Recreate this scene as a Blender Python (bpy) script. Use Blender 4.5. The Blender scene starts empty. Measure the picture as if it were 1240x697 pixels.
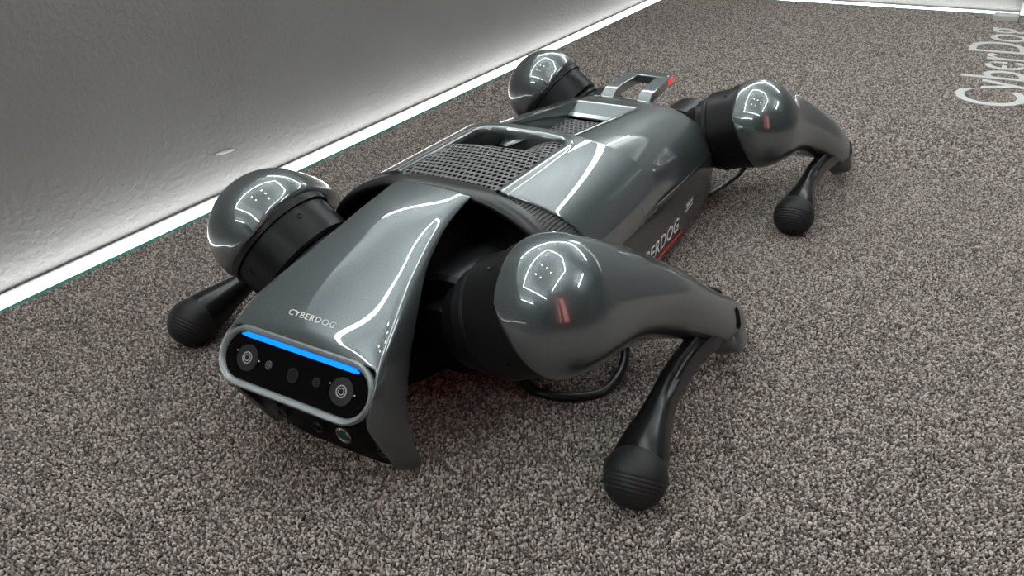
import bpy, bmesh, math, random
import numpy as np
from mathutils import Vector, Matrix
random.seed(7)
S = bpy.context.scene
COL = S.collection

# ------------------------------------------------------------------ camera
F_PX, CAM = 967.058, Vector((0.66268, 0.34657, 0.39360))
YAW, PITCH, ROLL = 3.671222, 0.512367, -0.027965
fw = Vector((math.cos(PITCH)*math.cos(YAW), math.cos(PITCH)*math.sin(YAW), -math.sin(PITCH)))
rt = fw.cross(Vector((0, 0, 1))).normalized(); up = rt.cross(fw)
rt, up = (math.cos(ROLL)*rt + math.sin(ROLL)*up), (-math.sin(ROLL)*rt + math.cos(ROLL)*up)
cd = bpy.data.cameras.new('camera'); cam = bpy.data.objects.new('camera', cd); COL.objects.link(cam)
cam.matrix_world = Matrix(((rt.x, up.x, -fw.x, CAM.x), (rt.y, up.y, -fw.y, CAM.y), (rt.z, up.z, -fw.z, CAM.z), (0, 0, 0, 1)))
cd.sensor_fit = 'HORIZONTAL'; cd.sensor_width = 36; cd.lens = F_PX*36/1240; cd.clip_start = .01
S.camera = cam

# ------------------------------------------------------------------ light
W = bpy.data.worlds.new('world'); S.world = W; W.use_nodes = True
W.node_tree.nodes['Background'].inputs[0].default_value = (.75, .8, .82, 1)
W.node_tree.nodes['Background'].inputs[1].default_value = .02
S.view_settings.view_transform = 'Standard'; S.view_settings.look = 'None'
S.view_settings.gamma = 1; S.view_settings.use_curve_mapping = False
S.view_settings.exposure = -1.07
E_FRAME_OUT, E_FRAME_IN, E_SPOT, E_STRIP = 75, 62, 90, 14.0
CEIL = 2.7

# ------------------------------------------------------------------ materials
def mat(name, col, rough=.5, metal=0, coat=0, coat_rough=.03, emit=None, estr=0, spec=.5):
    m = bpy.data.materials.new(name); m.use_nodes = True
    b = m.node_tree.nodes['Principled BSDF']; I = b.inputs
    I['Base Color'].default_value = (*col, 1); I['Roughness'].default_value = rough
    I['Metallic'].default_value = metal; I['Coat Weight'].default_value = coat
    I['Coat Roughness'].default_value = coat_rough; I['Specular IOR Level'].default_value = spec
    if emit: I['Emission Color'].default_value = (*emit, 1); I['Emission Strength'].default_value = estr
    return m
def nodes(m): return m.node_tree.nodes, m.node_tree.links, m.node_tree.nodes['Principled BSDF']
def noise_bump(m, scale, dist, strength=.5, detail=3):
    n, l, b = nodes(m)
    tc = n.new('ShaderNodeTexCoord'); t = n.new('ShaderNodeTexNoise'); bp = n.new('ShaderNodeBump')
    t.inputs['Scale'].default_value = scale; t.inputs['Detail'].default_value = detail
    bp.inputs['Distance'].default_value = dist; bp.inputs['Strength'].default_value = strength
    l.new(tc.outputs['Object'], t.inputs['Vector']); l.new(t.outputs['Fac'], bp.inputs['Height'])
    l.new(bp.outputs['Normal'], b.inputs['Normal']); return tc, t
def noise_colour(m, scale, c0, c1, lo=.35, hi=.65, detail=4):
    n, l, b = nodes(m)
    tc = n.new('ShaderNodeTexCoord'); t = n.new('ShaderNodeTexNoise'); r = n.new('ShaderNodeValToRGB')
    t.inputs['Scale'].default_value = scale; t.inputs['Detail'].default_value = detail
    r.color_ramp.elements[0].position = lo; r.color_ramp.elements[1].position = hi
    r.color_ramp.elements[0].color = (*c0, 1); r.color_ramp.elements[1].color = (*c1, 1)
    l.new(tc.outputs['Object'], t.inputs['Vector']); l.new(t.outputs['Fac'], r.inputs['Fac'])
    l.new(r.outputs['Color'], b.inputs['Base Color'])

M = {}
M['paint'] = mat('grey_metallic_paint', (.2, .22, .23), .33, .55, 1.0, .01)
noise_colour(M['paint'], 900, (.064, .080, .083), (.086, .104, .108))
M['paint'].node_tree.nodes['Principled BSDF'].inputs['Coat IOR'].default_value = 2.0
def scuffs(m):
    # fine handling smears in the clear coat: only the gloss varies
    n, l, b = nodes(m)
    tc = n.new('ShaderNodeTexCoord'); t = n.new('ShaderNodeTexNoise'); mr = n.new('ShaderNodeMapRange')
    t.inputs['Scale'].default_value = 28; t.inputs['Detail'].default_value = 6; t.inputs['Roughness'].default_value = .65
    mr.inputs['From Min'].default_value = .5; mr.inputs['From Max'].default_value = .8
    mr.inputs['To Min'].default_value = .008; mr.inputs['To Max'].default_value = .06
    l.new(tc.outputs['Object'], t.inputs['Vector']); l.new(t.outputs['Fac'], mr.inputs['Value'])
    l.new(mr.outputs['Result'], b.inputs['Coat Roughness'])
scuffs(M['paint'])
M['bezel'] = mat('bezel_satin_grey', (.22, .24, .243), .38, .35, .5, .08)
M['side'] = mat('side_dark_satin', (.026, .027, .028), .25, .2, .4, .12)
M['black'] = mat('black_plastic', (.003, .003, .0035), .45, spec=.2)
M['motor'] = mat('black_anodised_metal', (.005, .005, .0055), .36, .0, spec=.18)
noise_bump(M['motor'], 1200, .0001, .3)
M['gloss'] = mat('gloss_black', (.002, .002, .0025), .06, 0, 0, spec=.15)
M['chin'] = mat('chin_black', (.004, .004, .004), .3, spec=.15)
M['shank'] = mat('shank_black_composite', (.008, .008, .0085), .27, spec=.4)
M['rubber'] = mat('foot_rubber', (.013, .013, .0135), .5, spec=.3)
M['grille'] = mat('grille_grey', (.16, .16, .16), .38, .4)
M['trim'] = mat('trim_black', (.010, .010, .010), .35, spec=.4)
M['bellows'] = mat('bellows_rubber', (.055, .055, .055), .5)
M['white'] = mat('white_print', (.78, .79, .80), .5)
M['red'] = mat('red_print', (.75, .05, .03), .5)
M['tail_light'] = mat('tail_light_red', (.8, .03, .03), .3, emit=(1, .05, .05), estr=1.3)
M['blue'] = mat('blue_light_bar', (.0, .2, .8), .3, emit=(.0, .22, .95), estr=2.2)
M['lens_disc'] = mat('lens_disc', (.016, .016, .017), .35, spec=.3)
M['lens_ring'] = mat('lens_ring', (.42, .42, .41), .35, .3)
M['lens_glass'] = mat('lens_glass', (.004, .006, .006), .04, 0, 1)
M['green_glass'] = mat('green_coated_glass', (.0, .10, .085), .06, 0, 1)
M['chrome'] = mat('chrome', (.6, .6, .6), .15, 1)
M['slot'] = mat('slot_black', (.002, .002, .002), .7, spec=.08)
M['cable'] = mat('cable_black', (.010, .010, .010), .3)
M['strip'] = mat('led_diffuser', (.9, .9, .9), .5, emit=(.97, 1, .985), estr=E_STRIP)
M['lamp'] = mat('led_tube', (.9, .9, .9), .5, emit=(.95, 1, 1), estr=E_FRAME_IN)
M['lamp_out'] = mat('led_tube_outer', (.9, .9, .9), .5, emit=(.95, 1, 1), estr=E_FRAME_OUT)
M['spot'] = mat('spot_lamp', (.9, .9, .9), .5, emit=(1, .97, .92), estr=E_SPOT)
M['red_screen'] = mat('red_display', (.3, .02, .02), .4, emit=(1, .12, .08), estr=.2)
M['teal'] = mat('green_glass_edge', (.12, .42, .36), .2)
M['red_bar'] = mat('red_display_bright', (.5, .1, .08), .4, emit=(1, .38, .30), estr=2.6)
M['wall'] = mat('wall_plaster', (.245, .240, .233), .6)
noise_colour(M['wall'], 6, (.235, .230, .223), (.26, .255, .248))
noise_bump(M['wall'], 150, .0026, .7, 3)
M['scuff'] = mat('bare_plaster', (.55, .545, .53), .7)
M['ceil'] = mat('ceiling_paint', (.70, .75, .76), .8)
M['far_wall'] = mat('far_wall_paint', (.05, .05, .05), .7)
M['alu'] = mat('aluminium_edge', (.09, .09, .09), .4, .5)
M['pale'] = mat('pale_plastic', (.55, .55, .53), .5)
M['projected_letter'] = mat('projected_light_letters', (.62, .62, .60), .85)  # pale colour standing in for light projected on the carpet
# carpet: base weave and pile share the colour family
M['carpet'] = mat('carpet_base', (.16, .15, .14), .95, spec=.1)
noise_colour(M['carpet'], 700, (.05, .044, .040), (.16, .142, .130), .38, .62, 2)
noise_bump(M['carpet'], 520, .004, .8, 2)
mp = mat('carpet_loop', (.3, .28, .26), .9, spec=.15)
n, l, b = nodes(mp); oi = n.new('ShaderNodeObjectInfo'); rp = n.new('ShaderNodeValToRGB')
e = rp.color_ramp.elements; e[0].color = (.10, .086, .078, 1); e[1].color = (.53, .462, .42, 1)
x = e.new(.5); x.color = (.245, .214, .194, 1)
l.new(oi.outputs['Random'], rp.inputs['Fac']); l.new(rp.outputs['Color'], b.inputs['Base Color']); M['loop'] = mp

# ------------------------------------------------------------------ mesh helpers
def link(o, parent=None):
    COL.objects.link(o)
    if parent: o.parent = parent
    return o
def obj(name, verts, faces, m, parent=None, smooth=True, subsurf=0, solid=0, bevel=0, angle=40):
    me = bpy.data.meshes.new(name); me.from_pydata([tuple(map(float, v)) for v in verts], [], faces); me.update()
    bm = bmesh.new(); bm.from_mesh(me); bmesh.ops.remove_doubles(bm, verts=bm.verts, dist=1e-6)
    bmesh.ops.recalc_face_normals(bm, faces=bm.faces); bm.to_mesh(me); bm.free()
    if m is not None: me.materials.append(M[m] if isinstance(m, str) else m)
    if smooth:
        me.polygons.foreach_set('use_smooth', [True]*len(me.polygons))
        if angle < 180 and not subsurf: me.set_sharp_from_angle(angle=math.radians(angle))
    o = link(bpy.data.objects.new(name, me), parent)
    if solid:
        k = o.modifiers.new('solid', 'SOLIDIFY'); k.thickness = solid; k.offset = -1
    if bevel:
        k = o.modifiers.new('bevel', 'BEVEL'); k.width = bevel; k.segments = 2; k.limit_method = 'ANGLE'
    if subsurf:
        k = o.modifiers.new('sub', 'SUBSURF'); k.levels = subsurf; k.render_levels = subsurf
    return o
def grid_faces(nr, nc, closed=False, skip=None, base=0):
    f = []
    for i in range(nr-1):
        for j in range(nc if closed else nc-1):
            if skip and skip(i, j): continue
            k = (j+1) % nc
            f.append((base+i*nc+j, base+i*nc+k, base+(i+1)*nc+k, base+(i+1)*nc+j))
    return f
def loft(name, rings, m, parent=None, cap=True, **kw):
    nc = len(rings[0]); v = [p for r in rings for p in r]; f = grid_faces(len(rings), nc, True)
    if cap: f += [tuple(range(nc)), tuple(range(len(v)-nc, len(v)))]
    return obj(name, v, f, m, parent, **kw)
def smooth_tab(tab):
    xs = np.array([t[0] for t in tab], float); ys = np.array([t[1:] for t in tab], float)
    # monotone-ish cubic (finite difference tangents)
    d = np.gradient(ys, xs, axis=0)
    def f(x):
        x = min(max(x, xs[0]), xs[-1]); i = min(max(np.searchsorted(xs, x)-1, 0), len(xs)-2)
        h = xs[i+1]-xs[i]; t = (x-xs[i])/h
        return ((2*t**3-3*t**2+1)*ys[i] + (t**3-2*t**2+t)*h*d[i] + (-2*t**3+3*t**2)*ys[i+1] + (t**3-t**2)*h*d[i+1])
    return f
def curve_pts(pts, n):
    pts = [np.array(p, float) for p in pts]; f = smooth_tab([(i, *p) for i, p in enumerate(pts)])
    return [f(t) for t in np.linspace(0, len(pts)-1, n)]
def cyl(name, c, axis, r, h, m, parent=None, seg=32, r2=None, profile=None, **kw):
    """solid of revolution; profile = [(along, radius)...] else a plain drum from c along axis"""
    a = np.array(axis, float); a /= np.linalg.norm(a)
    t = np.array((0, 0, 1.)) if abs(a[2]) < .9 else np.array((1., 0, 0))
    e1 = np.cross(a, t); e1 /= np.linalg.norm(e1); e2 = np.cross(a, e1); c = np.array(c, float)
    if profile is None: profile = [(0, r), (h, r if r2 is None else r2)]
    rings = [[c+a*s+rr*(e1*math.cos(q)+e2*math.sin(q)) for q in np.linspace(0, 2*math.pi, seg, endpoint=False)] for s, rr in profile]
    return loft(name, rings, m, parent, **kw)
def box(name, lo, hi, m, parent=None, bevel=0, **kw):
    x0, y0, z0 = lo; x1, y1, z1 = hi
    v = [(x0,y0,z0),(x1,y0,z0),(x1,y1,z0),(x0,y1,z0),(x0,y0,z1),(x1,y0,z1),(x1,y1,z1),(x0,y1,z1)]
    f = [(0,1,2,3),(4,5,6,7),(0,1,5,4),(1,2,6,5),(2,3,7,6),(3,0,4,7)]
    return obj(name, v, f, m, parent, smooth=bool(bevel), bevel=bevel, angle=60, **kw)
def tube(name, pts, r, m, parent=None, seg=12, **kw):
    P = [np.array(p, float) for p in pts]; rings = []; ref = np.array((0, 0, 1.))
    for i, p in enumerate(P):
        t = P[min(i+1, len(P)-1)]-P[max(i-1, 0)]; t /= np.linalg.norm(t)
        e1 = np.cross(t, ref)
        if np.linalg.norm(e1) < .1: e1 = np.cross(t, (1., 0, 0))
        e1 /= np.linalg.norm(e1); e2 = np.cross(t, e1); rr = r(i/(len(P)-1)) if callable(r) else r
        rings.append([p+rr*(e1*math.cos(q)+e2*math.sin(q)) for q in np.linspace(0, 2*math.pi, seg, endpoint=False)])
    return loft(name, rings, m, parent, **kw)
def text_mesh(name, s, origin, ex, ey, size, m, parent=None, sx=1.0, depth=.0003, surf=None, space=1.0, track=0):
    """flat lettering: a text outline turned into a mesh, centred on origin; ex / ey = reading and up directions"""
    cu = bpy.data.curves.new(name, 'FONT'); cu.body = s; cu.align_x = 'CENTER'; cu.align_y = 'CENTER'
    cu.size = 1; cu.space_character = space; cu.extrude = 0; cu.resolution_u = 4; cu.offset = track
    o = bpy.data.objects.new(name, cu); COL.objects.link(o)
    dg = bpy.context.evaluated_depsgraph_get(); me = bpy.data.meshes.new_from_object(o.evaluated_get(dg))
    bpy.data.objects.remove(o)
    ex, ey, og = Vector(ex).normalized(), Vector(ey).normalized(), Vector(origin); nz = ex.cross(ey)
    if surf:
        bm = bmesh.new(); bm.from_mesh(me)
        bmesh.ops.subdivide_edges(bm, edges=[e for e in bm.edges if e.calc_length() > .3], cuts=1); bm.to_mesh(me); bm.free()
    for v in me.vertices:
        p = og + ex*(v.co.x*size*sx) + ey*(v.co.y*size)
        v.co = surf(p) if surf else p
    me.materials.clear(); me.materials.append(M[m]); me.name = name
    o = link(bpy.data.objects.new(name, me), parent)
    k = o.modifiers.new('solid', 'SOLIDIFY'); k.thickness = depth; k.offset = 0
    return o
def tag(o, label=None, cat=None, group=None, kind=None):
    for k, v in (('label', label), ('category', cat), ('group', group), ('kind', kind)):
        if v: o[k] = v
    return o

# ------------------------------------------------------------------ the room
RX0, RX1, RY0, RY1 = -1.647, 5.2, -.4595, 5.0
fl = obj('floor', [(-11, -5, -.002), (RX1, -5, -.002), (RX1, RY1, -.002), (-11, RY1, -.002)], [(0, 1, 2, 3)], 'carpet', smooth=False)
tag(fl, 'grey brown loop carpet floor', 'floor', kind='structure')
wl = box('wall_left', (RX0-.06, RY0-.06, -.002), (3.2, RY0, .62), 'wall', bevel=.004); tag(wl, 'low grey plaster wall beside the robot', 'wall', kind='structure')
wb = box('wall_back', (RX0-.06, RY0, -.002), (RX0, 2.6, .62), 'wall', bevel=.004); tag(wb, 'low grey plaster wall behind the robot', 'wall', kind='structure')
for nm, lo, hi in (('wall_far_left', (-11, -5.1, -.002), (RX1, -5, CEIL)), ('wall_far_back', (-11.1, -5, -.002), (-11, RY1, CEIL)),
                   ('wall_front', (RX1, -5, -.002), (RX1+.1, RY1, CEIL)), ('wall_right', (-11, RY1, -.002), (RX1, RY1+.1, CEIL))):
    tag(box(nm, lo, hi, 'far_wall'), 'dark painted wall of the surrounding hall', 'wall', kind='structure')
ce = box('ceiling', (-11, -5, CEIL), (RX1, RY1, CEIL+.1), 'ceil'); tag(ce, 'pale grey hall ceiling', 'ceiling', kind='structure')

def led_strip(name, x0, x1, y0, y1, wall, label):
    """light channel let into the floor at the wall's foot: glowing cover with a dark edge profile on the wall side"""
    o = box(name, (x0, y0, -.001), (x1, y1, .0035), 'strip'); tag(o, label, 'light strip', 'light strips along the foot of the walls')
    if wall == 'y': box('glass_edge', (x0, y1, -.001), (x1, y1+.0025, .0032), 'teal', o); box('edge_profile', (x0, y0-.0035, -.001), (x1, y0, .0055), 'alu', o)
    else: box('glass_edge', (x1, y0+.004, -.001), (x1+.0025, y1, .0032), 'teal', o); box('edge_profile', (x0-.0035, y0, -.001), (x0, y1, .0055), 'alu', o)
led_strip('led_strip', RX0+.006, 2.4, RY0+.004, -.430, 'y', 'long white glowing strip light along the foot of the left wall')
led_strip('led_strip', RX0+.004, RX0+.032, -.429, .412, 'x', 'white glowing strip light along the foot of the back wall')

obj('scuff_mark', [(.0015+a_*1.5, RY0+.0006+(.0012 if k_ == 12 else 0), .0541+b_) for k_, (a_, b_) in enumerate([(.011*math.cos(q), .0022*math.sin(q)+.0015*math.cos(q)) for q in np.linspace(0, 2*math.pi, 12, endpoint=False)]+[(0, 0)])], [(i, (i+1) % 12, 12) for i in range(12)], 'scuff', wl)

# ceiling lamps that show as bright outlines in the glossy shells
def lamp_frame(name, pts, m, label, w=.05, sc=.865):
    root = link(bpy.data.objects.new(name, None)); pts = [(.25+(a-.25)*sc, .13+(b-.13)*sc) for a, b in pts]; root.location = (pts[0][0], pts[0][1], CEIL-.38); bpy.context.view_layer.update()
    for (x0, y0), (x1, y1) in zip(pts[:-1], pts[1:]):
        d = np.array((x1-x0, y1-y0)); L = np.linalg.norm(d); d /= L; nn = np.array((-d[1], d[0]))
        q = [(x0+nn[0]*w/2, y0+nn[1]*w/2), (x0-nn[0]*w/2, y0-nn[1]*w/2), (x1-nn[0]*w/2, y1-nn[1]*w/2), (x1+nn[0]*w/2, y1+nn[1]*w/2)]
        v = [(a-pts[0][0], b-pts[0][1], 0) for a, b in q] + [(a-pts[0][0], b-pts[0][1], .06) for a, b in q]
        obj('tube', v, [(0,1,2,3),(4,5,6,7),(0,1,5,4),(1,2,6,5),(2,3,7,6),(3,0,4,7)], m, root, smooth=False)
    for a, b in pts[::max(1, len(pts)-1)]:      # thin suspension rods
        box('rod', (a-pts[0][0]-.006, b-pts[0][1]-.006, .06), (a-pts[0][0]+.006, b-pts[0][1]+.006, .38), 'alu', root)
    tag(root, label, 'ceiling light'); return root
lamp_frame('lamp_frame', [(5.0, -.4), (4.9, -4.7), (.1, -3.8), (-2.4, -1.6), (-4.6, -.4), (-3.6, 1.8)], 'lamp_out', 'long outer outline of ceiling tube lights', .035)
lamp_frame('lamp_frame', [(-5.6, -.85), (-9.1, -.9), (-9.0, 4.4)], 'lamp_out', 'far corner outline of ceiling tube lights beyond the back wall', .07, 1)
lamp_frame('lamp_frame', [(-1.7, 2.5), (-.4, 3.2)], 'lamp_out', 'short ceiling tube light apart from the outlines', .05)
lamp_frame('lamp_frame', [(1.77, 1.33), (-.3, 1.22), (-1.1, .42), (-1.3, -.8), (2.4, -2.0), (2.96, 1.2)], 'lamp', 'inner angular outline of ceiling tube lights', .024)
for k, (x, y) in enumerate([(.17, -.43), (.27, .04), (.96, -.62), (1.1, -.14), (.47, .46)]):
    o = cyl('spot_lamp', (x, y, CEIL), (0, 0, -1), .05, .03, 'alu', profile=[(0, .062), (.02, .062), (.02, .05), (.012, .05)])
    tag(o, 'round ceiling downlight among the five over the robot', 'ceiling light', 'ceiling downlights')
    cyl('lamp_face', (x, y, CEIL-.0125), (0, 0, -1), .048, .003, 'spot', o)
# tall red display across the hall, behind the viewer; its mirror image shows on the shells
rs = link(bpy.data.objects.new('display_panel', None)); rs.location = (1.60, 1.85, 0); rs.rotation_euler = (0, 0, math.radians(-42))
tag(rs, 'tall red lit display standing across the hall, mirrored in the shells', 'display')
box('casing', (-.5, .0, .0), (.5, .08, 2.2), 'gloss', rs, bevel=.01)
box('screen', (-.45, -.006, .25), (.45, .0, 2.1), 'red_screen', rs)
box('light_bar', (-.34, -.012, .35), (-.04, -.006, 1.9), 'red_bar', rs); box('light_bar', (.16, -.012, .35), (.24, -.006, 1.6), 'red_bar', rs)

# ------------------------------------------------------------------ the robot
robot = link(bpy.data.objects.new('robot_dog', None)); robot.location = (0, 0, 0)
tag(robot, 'glossy grey four legged robot dog lying on the carpet', 'robot')
def mir(p): return (p[0], -p[1], p[2])

# ---- torso covers ---------------------------------------------------
CF = [(0,.1590),(.016,.1590),(.032,.1585),(.047,.1570),(.0555,.1545),(.066,.1508),(.078,.1455),(.090,.1382),(.1005,.1292),(.1085,.1190),(.1145,.1075),(.1180,.0960),(.1195,.0880)]
FX = [0, 0, 0, 0, .001, .004, .010, .017, .023, .028, .032, .035, .037]      # the front edge slants back down the flank
RE = [.027, .027, .027, .027, .025, .020, .013, .006, .002, 0, 0, 0, 0]          # rear edge, notched at the middle
def cover_top(x): return 0
HOLE_Y, HOLE_X = .047, .041
xs_f = [.170, .160, .140, .120, .100, .080, .060, HOLE_X, .034, .024, .012, .004, .000]
rows = []
for k, x in enumerate(xs_f):
    u = (x-.0)/.17; half = []
    for j, (y, z) in enumerate(CF):
        zz = z + cover_top(x)*max(0, 1-y/.11); xx = x - FX[j]*max(0, u)
        if x < HOLE_X: xx = HOLE_X - (HOLE_X-x)*(HOLE_X-RE[j])/HOLE_X
        half.append((xx, y, zz))
    rows.append([mir(p) for p in half[:0:-1]] + half)
nc = len(rows[0]); mid = len(CF)-1; jh = 3
skip = lambda i, j: i < xs_f.index(HOLE_X) and mid-jh <= j < mid+jh
front_cover = obj('front_cover', [p for r in rows for p in r], grid_faces(len(rows), nc, skip=skip), 'paint', robot, subsurf=2, solid=.0035)
for k in front_cover.modifiers: pass
front_cover.modifiers.move(0, 0)
me = front_cover.data
# keep the cut-out and the rims crisp under subdivision
bm = bmesh.new(); bm.from_mesh(me); cl = bm.edges.layers.float.new('crease_edge')
for e_ in bm.edges:
    if e_.is_boundary: e_[cl] = .9
bm.to_mesh(me); bm.free()

CR0 = [(0,.1500),(.012,.1500),(.024,.1498),(.035,.1492),(.050,.1468),(.065,.1425),(.0765,.1375),(.0870,.1305),(.0965,.1220),(.1040,.1125),(.1095,.1020),(.113,.0925),(.1148,.0850)]
CR2 = [(0,.1275),(.012,.1275),(.024,.1272),(.035,.1265),(.048,.1245),(.062,.1210),(.074,.1170),(.0845,.1120),(.0935,.1055),(.1010,.0975),(.1065,.0890),(.1100,.0820),(.1118,.0760)]
xs_r = [.030, .010, -.020, -.050, -.080, -.110, -.135, -.150, -.160, -.172, -.190, -.205, -.214, -.220]
SC_Y, SC_X = .035, -.150
def rear_z(x, y):
    t = min(max(-x/.2, -.15), 1.08); a = np.interp(y, [p[0] for p in CR0], [p[1] for p in CR0]); b_ = np.interp(y, [p[0] for p in CR2], [p[1] for p in CR2])
    return a*(1-t)+b_*t
rows = []
for x in xs_r:
    t = min(-x/.2, 1.08); k = 1.0 if x > -.2 else {-.205: .985, -.214: .94, -.220: .86}[x]; half = []
    for (y0, z0), (y1, z1) in zip(CR0, CR2):
        y, z = y0*(1-t)+y1*t, z0*(1-t)+z1*t
        half.append((x, y*k, .06+(z-.06)*k))
    rows.append([mir(p) for p in half[:0:-1]] + half)
i1 = xs_r.index(SC_X); skip = lambda i, j: i < i1 and mid-3 <= j < mid+3
rear_cover = obj('rear_cover', [p for r in rows for p in r], grid_faces(len(rows), nc, skip=skip), 'paint', robot, subsurf=2, solid=.003)
bm = bmesh.new(); bm.from_mesh(rear_cover.data); cl = bm.edges.layers.float.new('crease_edge')
for e_ in bm.edges:
    if e_.is_boundary: e_[cl] = .9
bm.to_mesh(rear_cover.data); bm.free()

# ---- side panels, belly ----------------------------------------------
SP = [(.1178,.0905),(.1192,.078),(.1196,.062),(.1194,.045),(.1188,.027),(.1150,.0135),(.105,.0060),(.090,.005)]
def side_pt(x, s, off=0):
    y, z = smooth_side(s); return (x, y+off, z)
for sg in (1, -1):
    rows = []
    for x, ky, kz in ((.142, .985, 1), (.138, 1, 1), (.08, 1, 1), (.0, 1, 1), (-.08, .995, 1), (-.14, .98, 1), (-.18, .965, .995), (-.203, .945, .985), (-.216, .90, .95), (-.2225, .84, .88)):
        d = min(max(-x/.2, 0), 1)*.010
        rows.append([(x, sg*y*ky, .045+(z-.045)*kz-(d if z > .07 else d*max(0, (z-.03)/.04))) for y, z in SP])
    sp = obj('side_panel', [p for r in rows for p in r], grid_faces(len(rows), len(SP)), 'side', robot, subsurf=2, solid=.003)
    if sg == 1: side_left = sp
bel = []
for x, k in ((.135, 1), (-.2, 1), (-.215, .93)):
    bel.append([(x, y*k, z) for y, z in ((.10, .02), (.10, .0055), (0, .0045), (-.10, .0055), (-.10, .02), (-.10, .09), (-.06, .115), (.06, .115), (.10, .09))])
loft('chassis', bel, 'black', robot)

# ---- front arch trim and bellows -------------------------------------
def arch(x, k, dx=0, zc=.06):
    half = [(x-dx*(j/12)**1.5, y*k, zc+(z-zc)*k) for j, (y, z) in enumerate(CF)] + [(x-dx, .1175*k, .055), (x-dx, .113*k, .02)]
    return [mir(p) for p in half[:0:-1]] + half
rows = [arch(.166, .975), arch(.176, .992), arch(.183, .992), arch(.1885, .975), arch(.190, .945), arch(.186, .905), arch(.165, .89)]
obj('front_trim', [p for r in rows for p in r], grid_faces(len(rows), len(rows[0])), 'trim', robot, subsurf=2)
ch = arch(.168, .93); obj('front_bulkhead', ch, [tuple(range(len(ch)))], 'black', robot, smooth=False)
# pleated bellows between trim and cover on both flanks
for sg in (1, -1):
    half = curve_pts([(y, z) for y, z in CF[4:]], 140); v = []; nb = len(half)
    for j, (y, z) in enumerate(half):
        t = j/(nb-1); fx = np.interp(t, np.linspace(0, 1, 9), FX[4:]); kk = .985 - (.010 if j % 4 in (0, 1) else 0)
        for x in (.183, .175, .166-fx):
            v.append((x, sg*y*kk, .06+(z-.06)*kk))
    obj('bellows', v, grid_faces(nb, 3), 'bellows', robot, smooth=False)

# ---- perforated grilles ----------------------------------------------
def grille(name, x0, x1, y0, y1, nx, ny, zf, m, parent, solid=.0007, hole=.62):
    v, f = [], []; cx, cy = (x1-x0)/nx, (y1-y0)/ny
    for i in range(nx):
        for j in range(-1, ny):
            off = .5 if i % 2 else 0; a0, a1 = x0+i*cx, x0+(i+1)*cx
            b0, b1 = y0+(j+off)*cy, y0+(j+1+off)*cy
            b0, b1 = max(b0, y0), min(b1, y1)
            if b1-b0 < 1e-6: continue
            full = b1-b0 > cy*.9
            o4 = [(a0, b0), (a1, b0), (a1, b1), (a0, b1)]; base = len(v)
            if not full:
                v += [(a, b, zf(a, b)) for a, b in o4]; f.append((base, base+1, base+2, base+3)); continue
            mx, my = (a0+a1)/2, (b0+b1)/2; hx, hy = cx*hole*.95/2, cy*hole*1.1/2
            inn = [(mx-hx, my-hy*.55), (mx-hx*.45, my-hy), (mx+hx*.45, my-hy), (mx+hx, my-hy*.55), (mx+hx, my+hy*.55), (mx+hx*.45, my+hy), (mx-hx*.45, my+hy), (mx-hx, my+hy*.55)]
            v += [(a, b, zf(a, b)) for a, b in o4+inn]; q = lambda *s: tuple(base+t for t in s)
            f += [q(0, 1, 6, 5), q(1, 2, 8, 7), q(2, 3, 10, 9), q(3, 0, 4, 11), q(0, 5, 4), q(1, 7, 6), q(2, 9, 8), q(3, 11, 10)]
    return tag(obj(name, v, f, m, parent, solid=solid, angle=50), kind='stuff')
def zg(x, y):
    w = 1-(y/.047)**2; crest = .094-.006*w
    if x >= crest: return .1555+.0022*w*min(1, (.17-x)/.03)
    t = min(1, (crest-x)/.032); s = t*t*(3-2*t); q = min(1, max(0, (y+.028)/.062)); q = q*q*(3-2*q)
    return .1555+.0022*w - (.023*(1-q)+.003*w+.0015)*s
grille('grille', .0425, .1685, -.0462, .0462, 18, 19, zg, 'grille', front_cover, hole=.7)
obj('recess_floor', [(.168, -.046, .1505), (.168, .046, .1505), (.100, .046, .1505), (.100, -.046, .1505), (.06, .046, .127), (.06, -.046, .127), (.042, .046, .124), (.042, -.046, .124)], [(0, 1, 2, 3), (3, 2, 4, 5), (5, 4, 6, 7)], 'slot', front_cover, smooth=False)
# rim of the recess: a U that runs back along one side, round the corners and forward again
rr, path = .013, []
path += [(.1695, -HOLE_Y, 0, -1)]
path += [(x, -HOLE_Y, 0, -1) for x in np.linspace(.15, HOLE_X+rr, 8)]
path += [(HOLE_X+rr-rr*math.sin(a), -HOLE_Y+rr-rr*math.cos(a), -math.sin(a), -math.cos(a)) for a in np.linspace(0, math.pi/2, 9)[1:]]
path += [(HOLE_X, y, -1, 0) for y in np.linspace(-HOLE_Y+rr, HOLE_Y-rr, 10)[1:]]
path += [(HOLE_X+rr-rr*math.cos(a), HOLE_Y-rr+rr*math.sin(a), -math.cos(a), math.sin(a)) for a in np.linspace(0, math.pi/2, 9)[1:]]
path += [(x, HOLE_Y, 0, 1) for x in np.linspace(HOLE_X+rr, .15, 8)[1:]] + [(.1695, HOLE_Y, 0, 1)]
def cov_z(x, y): return float(np.interp(abs(y), [p[0] for p in CF], [p[1] for p in CF])) + cover_top(x)*max(0, 1-abs(y)/.11)
v = []
for x, y, nx_, ny_ in path:
    for o_, dz in ((.0100, -.0010), (.0088, .0002), (.004, .0004), (.0008, .0002), (-.0010, -.0010), (-.0014, -.006), (-.0014, -.032)):
        px_, py_ = x+nx_*o_, y+ny_*o_
        v.append((px_, py_, cov_z(px_, py_)+dz))
obj('recess_rim', v, grid_faces(len(path), 7), 'paint', front_cover, angle=60)
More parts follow.
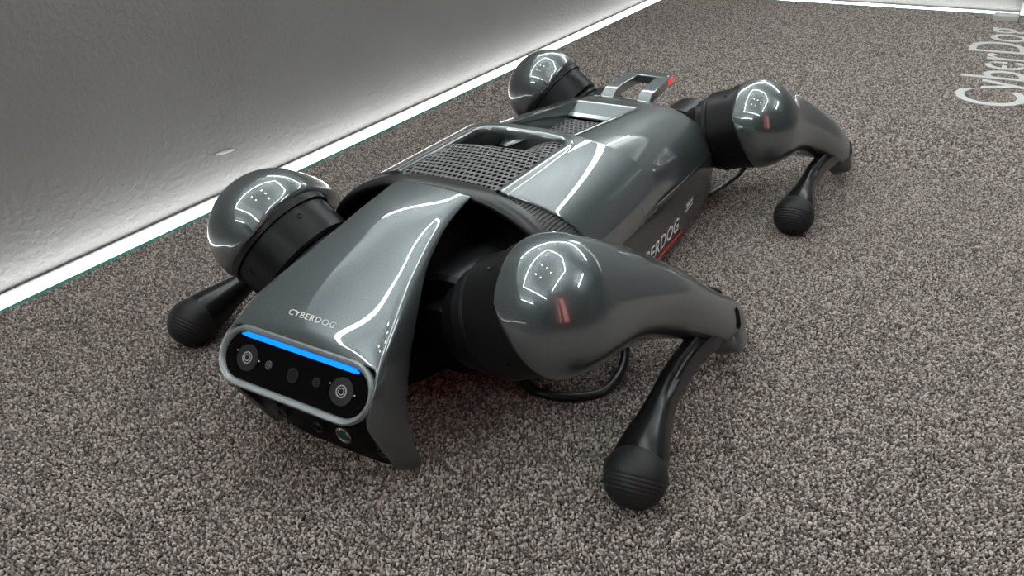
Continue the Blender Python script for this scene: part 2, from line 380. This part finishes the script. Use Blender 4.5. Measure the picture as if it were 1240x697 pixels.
# dark knob and glossy plate at the back corner of the recess
cyl('knob', (.049, -.0300, .138), (.5, .2, .8), .009, .016, 'slot', front_cover, profile=[(0, .0095), (.012, .0100), (.016, .0085), (.0175, .004)])
obj('glossy_plate', [(.043, -.018, .1505), (.043, .006, .1535), (.066, -.004, .1515), (.060, -.016, .1495)], [(0, 1, 2, 3)], 'paint', front_cover, solid=.001)

# scoop in the rear cover
grille('grille', -.1195, -.002, -.0345, .0345, 20, 13, lambda x, y: .1205, 'grille', rear_cover, hole=.7)
obj('scoop_floor', [(-.15, -.034, .1165), (-.15, .034, .1165), (.02, .034, .1165), (.02, -.034, .1165)], [(0, 1, 2, 3)], 'slot', rear_cover, smooth=False)
rows = [[(x, y, z) for y in (-.0345, -.02, 0, .02, .0345)] for x, z in ((-.154, rear_z(-.154, .02)+.0004), (-.150, rear_z(-.150, .02)+.0004), (-.147, .1318), (-.132, .1265), (-.129, .1252))]
obj('scoop_panel', [p for r in rows for p in r], grid_faces(5, 5), 'paint', rear_cover, angle=60)
obj('scoop_lip', [(-.129, -.0345, .1252), (-.129, .0345, .1252), (-.1225, .0345, .1235), (-.1225, -.0345, .1235), (-.1230, -.0345, .1215), (-.1230, .0345, .1215)], [(0, 1, 2, 3), (3, 2, 5, 4)], 'bezel', rear_cover, smooth=False)
for sg in (1, -1):
    v = []
    for x in np.linspace(-.152, .015, 12):
        z = rear_z(x, .035)
        v += [(x, sg*.0385, z-.0002), (x, sg*.0372, z+.0011), (x, sg*.0352, z+.0008), (x, sg*.0345, z-.002), (x, sg*.0345, .116)]
    obj('scoop_side', v, grid_faces(12, 5), 'paint', rear_cover, angle=60)

# ---- lettering on the left side panel ----------------------------------
def on_side(p):
    ys = [a[0] for a in SP]; zs = [a[1] for a in SP]
    ky = np.interp(-p.x, [-.1, 0, .08, .14, .18], [1, 1, .995, .98, .965])
    y = float(np.interp(p.z, zs[::-1], ys[::-1]))*ky
    return Vector((p.x, y+.0007, p.z))
text_mesh('lettering', 'CYBERDOG', (-.004, .12, .0445), (-1, 0, .0), (0, 0, 1), .0215, 'white', side_left, sx=1.13, surf=on_side, track=.008)
text_mesh('lettering', 'xiaomi', (-.101, .12, .0555), (-1, 0, .0), (0, 0, 1), .0085, 'white', side_left, sx=1.0, surf=on_side, track=.01)
def stripe(name, x0, x1, z0, z1, m):
    v = []
    for x in np.linspace(x0, x1, 10):
        for z in (z0, z1): v.append(tuple(on_side(Vector((x, 0, z)))))
    return obj(name, v, grid_faces(10, 2), m, side_left, smooth=False, solid=.0004)
stripe('red_stripe', .040, -.083, .0285, .0310, 'red')
stripe('tag_line', -.088, -.114, .0490, .0496, 'white')

# ---- tail handle ---------------------------------------------------------
def bar(name, pts, hw, hh, m, parent, lat=(0, 1, 0), **kw):
    P = [np.array(p, float) for p in pts]; L = np.array(lat, float); rings = []
    for i, p in enumerate(P):
        t = P[min(i+1, len(P)-1)]-P[max(i-1, 0)]; t /= np.linalg.norm(t)
        u_ = np.cross(L, t); u_ /= np.linalg.norm(u_); u_ *= np.sign(u_[2]) or 1
        rings.append([p+L*a*hw+u_*b_*hh for a, b_ in ((-1, -1), (1, -1), (1, 1), (-1, 1))])
    return loft(name, rings, m, parent, bevel=.0012, **kw)
handle = None
for sg in (1, -1):
    a = bar('tail_handle', [(-.196, sg*.0225, .117), (-.215, sg*.0225, .1265), (-.228, sg*.0225, .1285), (-.262, sg*.0205, .1295), (-.284, sg*.019, .1305)], .0085, .0056, 'paint', robot if handle is None else handle)
    if handle is None: handle = a
    else: a.name = 'handle_arm'
bar('handle_crossbar', [(-.281, -.026, .1312), (-.281, .026, .1312)], .0100, .0050, 'paint', handle, lat=(1, 0, 0))
box('tail_light', (-.288, .0262, .1265), (-.270, .0285, .1335), 'tail_light', handle, bevel=.0006)

# ---- head ----------------------------------------------------------------
KR = [(.190,.0353,.1570),(.210,.0338,.1554),(.230,.0336,.1526),(.250,.0363,.1470),(.270,.0405,.1402),(.290,.0460,.1337),(.310,.0531,.1259),(.327,.0590,.1185),(.341,.0628,.1105),(.3490,.0650,.1035),
      (.361,.0675,.0930),(.367,.0670,.0790),(.366,.0645,.0650),(.354,.0625,.0420),(.343,.0590,.0210),(.335,.0560,.0060)]
ER = [(.189,.0358,.1563),(.212,.0368,.1525),(.232,.0390,.1480),(.247,.0420,.1420),(.262,.0450,.1365),(.277,.0500,.1280),(.291,.0555,.1180),(.303,.0590,.1050),(.312,.0615,.0950),(.317,.0628,.0850),
      (.320,.0635,.0780),(.326,.0650,.0640),(.328,.0660,.0520),(.327,.0670,.0360),(.324,.0682,.0200),(.319,.0690,.0055)]
NT = 10
half = []
for i, (k, e_) in enumerate(zip(KR, ER)):
    k, e_ = np.array(k), np.array(e_)
    out = np.array((0, 1, 0.))*min(1, i/5)*.0022
    row = []
    if i < NT:
        c = np.array((k[0]+(.003*(i/8) if i < 9 else 0), 0, k[2]+(.0035 if i < 9 else .0018))); inn = c+(k-c)*.86+np.array((0, 0, .0009))
        row = [c, c+(k-c)*.45+np.array((0, 0, .0009)), inn]
    fl_ = [k, k+(e_-k)*.22+out*.8, k+(e_-k)*.6+out, e_]
    half.append((row, fl_))
verts, faces, idx = [], [], {}
def vid(i, j, sg):
    key = (i, j, sg if j != 0 else 1)
    if key not in idx:
        row, fl_ = half[i]; p = row[j] if j < 3 else fl_[j-3]
        verts.append((p[0], sg*p[1] if j else 0.0, p[2])); idx[key] = len(verts)-1
    return idx[key]
for i in range(len(half)-1):
    for sg in (1, -1):
        for j in range(0 if i < NT-1 else 3, 6):
            faces.append((vid(i, j, sg), vid(i, j+1, sg), vid(i+1, j+1, sg), vid(i+1, j, sg)))
head = obj('head_shell', verts, faces, 'paint', robot, subsurf=3, solid=.0032)
bm = bmesh.new(); bm.from_mesh(head.data); cl = bm.edges.layers.float.new('crease_edge')
for e_ in bm.edges:
    if e_.is_boundary: e_[cl] = .85
bm.to_mesh(head.data); bm.free()

# face: tilted pill-shaped visor
FC = np.array((.3615, 0, .0890)); EV = np.array((-.588, 0, .809)); EN = np.array((.809, 0, .588)); EU = np.array((0, 1., 0))
def pill(hw, hh, n=0, seg=14):
    r = hh; P = []
    for a in np.linspace(-math.pi/2, math.pi/2, seg): P.append((hw-r+r*math.cos(a), r*math.sin(a)))
    for a in np.linspace(math.pi/2, 3*math.pi/2, seg): P.append((-(hw-r)+r*math.cos(a), r*math.sin(a)))
    return [FC+EU*u_+EV*v_+EN*n for u_, v_ in P]
bz = [pill(.0630, .0190, -.012), pill(.0662, .0208, -.004), pill(.0668, .0212, .0), pill(.0655, .0200, .0018), pill(.0640, .0180, .0016), pill(.0628, .0166, -.0004), pill(.0622, .0160, -.003)]
loft('bezel', bz, 'bezel', head, cap=False, angle=60)
vis = loft('visor', [pill(.0628, .0166, -.004), pill(.0624, .0162, -.0016), pill(.0618, .0156, -.0012)], 'gloss', head, angle=30)
# blue light bar under the upper edge of the visor
v = []
for u_ in np.linspace(-.0515, .0515, 24):
    for vv, nn_ in ((.0130, -.0008), (.0133, .0002), (.0162, .0002), (.0166, -.0008)):
        v.append(FC+EU*u_+EV*(vv-(.0018 if abs(u_) > .05 else 0)*(1 if vv > .014 else -.3))+EN*nn_)
obj('light_bar', v, grid_faces(24, 4), 'blue', head, angle=60)
def face_disc(name, u_, v_, r, m, n0=-.0012, h=.0006, parent=head, prof=None, seg=28):
    return cyl(name, FC+EU*u_+EV*v_+EN*n0, EN, r, h, m, parent, profile=prof, seg=seg, angle=30)
def face_ring(name, u_, v_, r0, r1, m, n0, parent):
    return cyl(name, FC+EU*u_+EV*v_+EN*n0, EN, 0, 0, m, parent, profile=[(0, r1), (.0004, r1), (.0004, r0), (0, r0)], cap=False, seg=28, angle=30)
for sg in (-1, 1):
    face_disc('camera_lens', sg*.0415, -.0005, .0092, 'lens_disc')
    face_ring('lens_ring', sg*.0415, -.0005, .0035, .0042, 'lens_ring', -.0007, head)
    face_ring('lens_ring', sg*.0415, -.0005, .0018, .0024, 'lens_ring', -.0007, head)
    face_disc('lens_glass', sg*.0415, -.0005, .0017, 'lens_glass', -.0008, .0005)
    for q in (-1, 1): face_disc('indicator_dot', sg*.0415+q*.0105, q*-.0012+.001, .0005, 'white', -.0012, .0004, seg=8)
face_disc('sensor', -.0215, -.0005, .0030, 'lens_disc'); face_ring('sensor_ring', -.0215, -.0005, .0022, .0030, 'chrome', -.0008, head); face_disc('sensor_glass', -.0212, -.0005, .0016, 'chrome', -.0010, .0006)
face_ring('sensor_ring', .0, -.0015, .0042, .0048, 'lens_disc', -.0010, head); face_disc('sensor', .0, -.0015, .0040, 'lens_glass', -.0010, .0004)
face_disc('sensor', .0205, -.0005, .0026, 'lens_glass', -.0012, .0005); face_ring('sensor_ring', .0205, -.0005, .0026, .0031, 'lens_disc', -.0010, head)
# black chin under the visor
rows = []
for i in range(10, 16):
    k = np.array(KR[i]); yy = k[1]-.001
    x_c = {10: .350, 11: .353, 12: .3470, 13: .3385, 14: .3350, 15: .3310}[i]
    rows.append([(x_c-.004*abs(t)**4, yy*t, k[2]-.001) for t in np.linspace(-1, 1, 15)])
rows[-1] = [(p[0], p[1], .0035) for p in rows[-1]]
rows.append([(p[0]-.003, p[1]*.98, .0015) for p in rows[-1]]); rows.append([(.30, p[1]*.9, .0015) for p in rows[-1]])
chin = obj('chin', [p for r in rows for p in r], grid_faces(len(rows), 15), 'chin', head, angle=180)
CN = np.array((.98, 0, -.1))
def chin_sensor(u_, z, r, ring, glass):
    x_ = np.interp(z, [.005, .020, .041, .064], [.3310, .3350, .3385, .347])
    c = np.array((x_-.0015, u_, z))
    cyl('chin_sensor', c, CN, r, .003, ring, chin, profile=[(0, r), (.0035, r), (.0042, r*.85), (.0034, r*.62)], cap=False, seg=24)
    cyl('sensor_glass', c, CN, r*.66, .003, glass, chin, seg=20)
chin_sensor(-.047, .0215, .0050, 'lens_disc', 'lens_glass'); chin_sensor(-.012, .0215, .0048, 'lens_disc', 'lens_glass')
chin_sensor(.0125, .0235, .0072, 'chrome', 'green_glass'); chin_sensor(.0475, .0215, .0050, 'lens_disc', 'lens_glass')

# lettering across the brow
def cast_on(o, d):
    ev = o.evaluated_get(bpy.context.evaluated_depsgraph_get()); d = Vector(d).normalized()
    def f(p):
        ok, loc, nor, _ = ev.ray_cast(p-d*.1, d)
        return loc-d*.0004 if ok else p
    return f
on_head = cast_on(head, (-.5, 0, -.86))
text_mesh('lettering', 'CYBERDOG', (.3360, .0, .117), (0, 1, 0), (-.86, 0, .5), .0062, 'white', head, sx=1.18, surf=on_head, depth=.0003, space=1.10, track=.0)

# neck and hip housings inside the front opening
loft('neck', [[(x, y*k, .075+(z-.075)*k) for y, z in ((.030, .012), (.034, .05), (.033, .10), (.024, .138), (-.024, .138), (-.033, .10), (-.034, .05), (-.030, .012))] for x, k in ((.13, 1), (.20, .96), (.25, .84), (.29, .66), (.315, .5))], 'black', robot)
for xx, sx_ in ((.165, 1), (-.196, -1)):
    for sg in (1, -1):
        z0 = .080 if sx_ > 0 else .074; y0 = .054 if sx_ > 0 else .058; r_ = .042 if sx_ > 0 else .038
        cyl('hip_roll_motor', (xx, sg*y0, z0), (sx_, 0, 0), 0, 0, 'motor', robot, profile=[(0, r_*.9), (.03, r_*.9), (.031, r_), (.085, r_), (.089, r_*.93), (.09, r_*.6), (.104, r_*.55), (.106, r_*.4)], angle=30, seg=40)

# ---- legs -----------------------------------------------------------------
def leg(sg, rim, tilt, knee, foot, bolts):
    rim, knee, foot = (np.array((p[0], sg*p[1], p[2])) for p in (rim, knee, foot))
    th = math.radians(tilt)
    A = np.array((0, sg*math.cos(th), math.sin(th))); h = rim + A*.012
    T = knee-h; ak = T@A; T -= A*ak; L = np.linalg.norm(T); T /= L
    N = np.cross(A, T); N *= np.sign(N[0])
    P = lambda s, n_, a: h+T*s+N*n_+A*a
    r = .0500
    #        s      upper  lower
    tab = smooth_tab([(0, .0500, .0500), (.018, .0500, .0470), (.035, .0485, .0415), (.055, .0455, .0350), (.08, .0400, .0300),
                      (.11, .0340, .0262), (.14, .0285, .0232), (.165, .0245, .0215), (.19, .0225, .0215), (.23, .0220, .0215)])
    rings = []
    ss = [(-r*math.cos(q), math.sin(q)) for q in np.linspace(.04, math.pi/2, 16)] + [(s, 1) for s in np.linspace(.006, L, 30)]
    ss += [(L+.018*math.sin(q), math.cos(q)) for q in np.linspace(.15, math.pi/2-.04, 8)]
    for s, k in ss:
        u_, lo = tab(max(0, s)); ring = []; hub = s < 0
        w = min(max((s-.01)/(L*.85), 0), 1); w = w*w*(3-2*w)
        ac = ak*w; ao = .0440*(1-w)+(ak+.0165)*w-ac; ai = ac-(-.0125*(1-w)+(ak-.0165)*w)
        nc_ = -.0075*math.sin(math.pi*min(1, max(0, s)/L))**2 + .003*w
        for q in np.linspace(0, 2*math.pi, 44, endpoint=False):
            c_, s_ = math.cos(q), math.sin(q); ex = 2.0 if s_ > 0 else 4.5-2.2*w
            rad = (abs(c_)**ex+abs(s_)**ex)**(-1/ex)
            n_ = (lo if c_ > 0 else u_)*c_*rad*k
            a_ = (ao*(k**.9 if hub else k) if s_ > 0 else ai*(1 if hub else (.35+.65*k)))*s_*rad
            ring.append(P(s, n_+nc_, a_+ac))
        rings.append(ring)
    o = loft('leg', rings, 'paint', robot, angle=52)
    # hip motor drum with collar, stepping down towards the body
    cyl('hip_motor', h-A*.010, -A, 0, 0, 'motor', o, profile=[(0, .0478), (.006, .0478), (.0065, .0455), (.034, .0455), (.036, .0440), (.0365, .0405), (.050, .0400), (.054, .036), (.066, .033)], seg=56, angle=30)
    cyl('motor_collar', h-A*.0465, -A, 0, 0, 'black', o, profile=[(0, .0415), (.002, .0425), (.005, .0425), (.006, .0405)], seg=48, angle=30)
    for ang in bolts:
        dr = (T*math.cos(ang)+N*math.sin(ang)); c = h-A*.024+dr*.0452
        b_ = cyl('bolt', c, dr, .0024, .0010, 'motor', o, profile=[(0, .0026), (.0008, .0026), (.001, .002), (.0004, .0012)], seg=14)
    # knee: dark slot on the outer face, round boss on the upper edge, lower bumper
    def slot_pt(u_, w):
        n_ = .004+u_; return P(L-.011+w, n_, ak+.0168*math.sqrt(max(.05, 1-((n_-.003)/.0225)**2))+.0004)
    ol = [(.0050*math.cos(q)+(.0042 if math.cos(q) > 0 else -.0042), .0034*math.sin(q)) for q in np.linspace(0, 2*math.pi, 20, endpoint=False)]
    rg = [[slot_pt(u_*k, w*k) for u_, w in ol] for k in (1, .75, .5, .25, .02)]
    loft('knee_slot', rg, 'slot', o, angle=60)
    cyl('knee_boss', P(L-.006, -.0170, ak-.006), -N*.9+T*.35+A*.2, 0, 0, 'motor', o, profile=[(0, .0075), (.0065, .0075), (.0078, .0062), (.0070, .003)], angle=30, seg=24)
    cyl('knee_joint', P(L-.002, .0165, ak-.0135), A, 0, 0, 'paint', o, profile=[(-.001, .006), (0, .0105), (.003, .0135), (.007, .0145), (.020, .0145), (.024, .0135), (.027, .0105), (.028, .006)], angle=60, seg=32)
    # shank: slender curved strut with a groove along one side, swelling into the foot
    F = foot.copy(); K = P(L-.014, .010, ak-.003); dv = F-K; LS = np.linalg.norm(dv); t0 = dv/LS
    B = np.cross(t0, A); B *= np.sign(B[2]) or 1; lat = np.cross(t0, B); lat *= np.sign(lat@A)
    wt = smooth_tab([(0, .0120, .0120), (.12, .0115, .0120), (.3, .0092, .0108), (.5, .0088, .0106), (.65, .0097, .0112), (.76, .0130, .0134), (.85, .0168, .0166), (.92, .0193, .0188), (1.0, .0200, .0195)])
    rings = []
    for t in np.linspace(0, 1, 36):
        c = K+dv*t + B*(.013*math.sin(math.pi*t))
        w, hh = wt(t); ring = []; gr = np.interp(t, [0, .08, .5, .72], [0, 1, 1, 0])
        for d_ in range(0, 360, 10):
            q = math.radians(d_); ex = np.interp(t, [.5, .78], [2.8, 2.0]); k = (abs(math.cos(q))**ex+abs(math.sin(q))**ex)**(-1/ex)
            if d_ in (30, 40, 50): k *= 1-.30*gr
            if d_ in (60, 70): k *= 1+.06*gr
            ring.append(c+lat*math.cos(q)*k*w+B*math.sin(q)*k*hh)
        rings.append(ring)
    loft('shank', rings, 'shank', o, angle=75)
    ft = (F-(K+dv*.86+B*.006)); ft /= np.linalg.norm(ft); ft = ft+np.array((0, 0, -.75)); ft /= np.linalg.norm(ft)
    prof = [(q, math.sqrt(.0218**2-q*q)) for q in (-.0214, -.0205, -.0185, -.0155, -.0115, -.007, -.003)]
    R0 = .0218
    for i in range(0, 25):
        s = -.001+i*.00094; base = R0*math.sqrt(max(0, 1-(max(0, s-.001)/R0)**2))
        prof.append((s, max(.0008, base-(.0004 if i % 3 == 2 and i < 19 else 0))))
    prof = [q for q in prof if q[0] < R0]
    cyl('foot', F, ft, 0, 0, 'rubber', o, profile=prof, seg=36, angle=35)
    return o
FL = leg(1, (.2500, .1285, .1145), 27, (.076, .2110, .036), (.277, .2120, .0222), (2.2, -2.5, -1.2, .9))
FR = leg(-1, (.2500, .1110, .1170), 35, (.076, .2120, .036), (.277, .2120, .0222), (2.5, -2.4, -1.35, 1.6))
RL = leg(1, (-.2350, .1390, .1020), 20, (-.392, .2210, .036), (-.193, .2105, .0222), (2.2, -2.5, -1.2, .9))
RR = leg(-1, (-.2450, .1180, .1060), 36, (-.405, .2050, .036), (-.205, .2020, .0222), (2.5, -2.4, -1.2, .9))
for o, lb in ((FL, 'front leg nearest the viewer'), (FR, 'front leg beside the left wall'), (RL, 'rear leg at the right of the picture'), (RR, 'rear leg beside the left wall')):
    o['label'] = lb

# ---- cables -----------------------------------------------------------------
cp = curve_pts([(.190, .070, .020), (.2025, .090, .006), (.2039, .1097, .0042), (.1952, .1311, .0042), (.1765, .1470, .0042), (.1460, .1490, .010), (.1270, .1420, .024), (.120, .138, .042)], 48)
tube('cable', cp, .0040, 'cable', robot)
cp = curve_pts([(-.205, .085, .03), (-.23, .10, .012), (-.27, .108, .010), (-.30, .12, .018), (-.31, .13, .04)], 24)
tube('cable', cp, .0032, 'cable', robot)

# ------------------------------------------------------------------ things on the floor
tx = text_mesh('projected_lettering', 'CyberDog', (-1.125, .388, .0022), (-1, 0, 0), (0, -1, 0), .150, 'projected_letter', None, sx=1.03, depth=.0012, space=1.0)  # word thrown on the carpet by a projector, modelled as thin pale letters
tag(tx, 'word of projected light on the carpet near the back wall, built as pale letters', 'lettering')
ad = box('adapter_block', (-1.566, .362, .0), (-1.530, .412, .016), 'pale', bevel=.003); tag(ad, 'small pale grey block lying by the end of the back strip light', 'block')
ec = cyl('end_cap', (-1.640, .428, 0), (0, 0, 1), 0, 0, 'pale', profile=[(0, .013), (.026, .013), (.030, .010), (.031, .004)], seg=24); tag(ec, 'pale round cap at the end of the back strip light', 'cap')

# carpet pile: tens of thousands of small yarn loops scattered over the base
rng = np.random.default_rng(3); pts = []; siz = []
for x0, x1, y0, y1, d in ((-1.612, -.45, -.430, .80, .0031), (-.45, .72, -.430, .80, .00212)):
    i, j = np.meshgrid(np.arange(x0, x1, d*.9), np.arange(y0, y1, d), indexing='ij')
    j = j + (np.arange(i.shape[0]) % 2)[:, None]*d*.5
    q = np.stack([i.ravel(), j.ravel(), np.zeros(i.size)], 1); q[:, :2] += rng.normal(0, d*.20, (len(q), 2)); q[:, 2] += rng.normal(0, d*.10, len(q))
    q[:, 2] += .0022*np.exp(-((q[:, 0]+1.085+.03*np.sin(q[:, 1]*4+1.2))/.010)**2)      # low ridge of raised loops in place of a faint light streak
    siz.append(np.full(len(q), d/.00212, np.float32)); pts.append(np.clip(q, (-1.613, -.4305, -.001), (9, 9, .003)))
pts = np.concatenate(pts).astype(np.float32)
pm = bpy.data.meshes.new('carpet_pile'); pm.vertices.add(len(pts)); pm.vertices.foreach_set('co', pts.ravel()); pm.update(); pm.materials.append(M['loop'])
at_ = pm.attributes.new('loop_size', 'FLOAT', 'POINT'); at_.data.foreach_set('value', np.concatenate(siz))
pile = link(bpy.data.objects.new('carpet_pile', pm))
tag(pile, 'grey brown carpet loops around the robot', 'carpet', kind='stuff')
ng = bpy.data.node_groups.new('carpet_pile', 'GeometryNodeTree')
ng.interface.new_socket('Geometry', in_out='INPUT', socket_type='NodeSocketGeometry'); ng.interface.new_socket('Geometry', in_out='OUTPUT', socket_type='NodeSocketGeometry')
N_ = ng.nodes; Lk = ng.links; gi = N_.new('NodeGroupInput'); go = N_.new('NodeGroupOutput')
ico = N_.new('GeometryNodeMeshIcoSphere'); ico.inputs['Radius'].default_value = 1.0; ico.inputs['Subdivisions'].default_value = 1
sm = N_.new('GeometryNodeSetMaterial'); sm.inputs['Material'].default_value = M['loop']
ss_ = N_.new('GeometryNodeSetShadeSmooth')
ip = N_.new('GeometryNodeInstanceOnPoints')
rv = N_.new('FunctionNodeRandomValue'); rv.data_type = 'FLOAT_VECTOR'; rv.inputs[0].default_value = (.0009, .0008, .0011); rv.inputs[1].default_value = (.0016, .0011, .0018)
rr_ = N_.new('FunctionNodeRandomValue'); rr_.data_type = 'FLOAT_VECTOR'; rr_.inputs[0].default_value = (-.5, -.5, 0); rr_.inputs[1].default_value = (.5, .5, 6.28)
Lk.new(gi.outputs[0], ip.inputs['Points']); Lk.new(ico.outputs['Mesh'], ss_.inputs['Geometry'])
Lk.new(ss_.outputs[0], sm.inputs['Geometry']); Lk.new(sm.outputs[0], ip.inputs['Instance']); na = N_.new('GeometryNodeInputNamedAttribute'); na.data_type = 'FLOAT'; na.inputs['Name'].default_value = 'loop_size'
vm = N_.new('ShaderNodeVectorMath'); vm.operation = 'SCALE'; Lk.new(rv.outputs[0], vm.inputs[0]); Lk.new(na.outputs[0], vm.inputs['Scale']); Lk.new(vm.outputs[0], ip.inputs['Scale']); Lk.new(rr_.outputs[0], ip.inputs['Rotation'])
Lk.new(ip.outputs[0], go.inputs[0])
gm = pile.modifiers.new('pile', 'NODES'); gm.node_group = ng
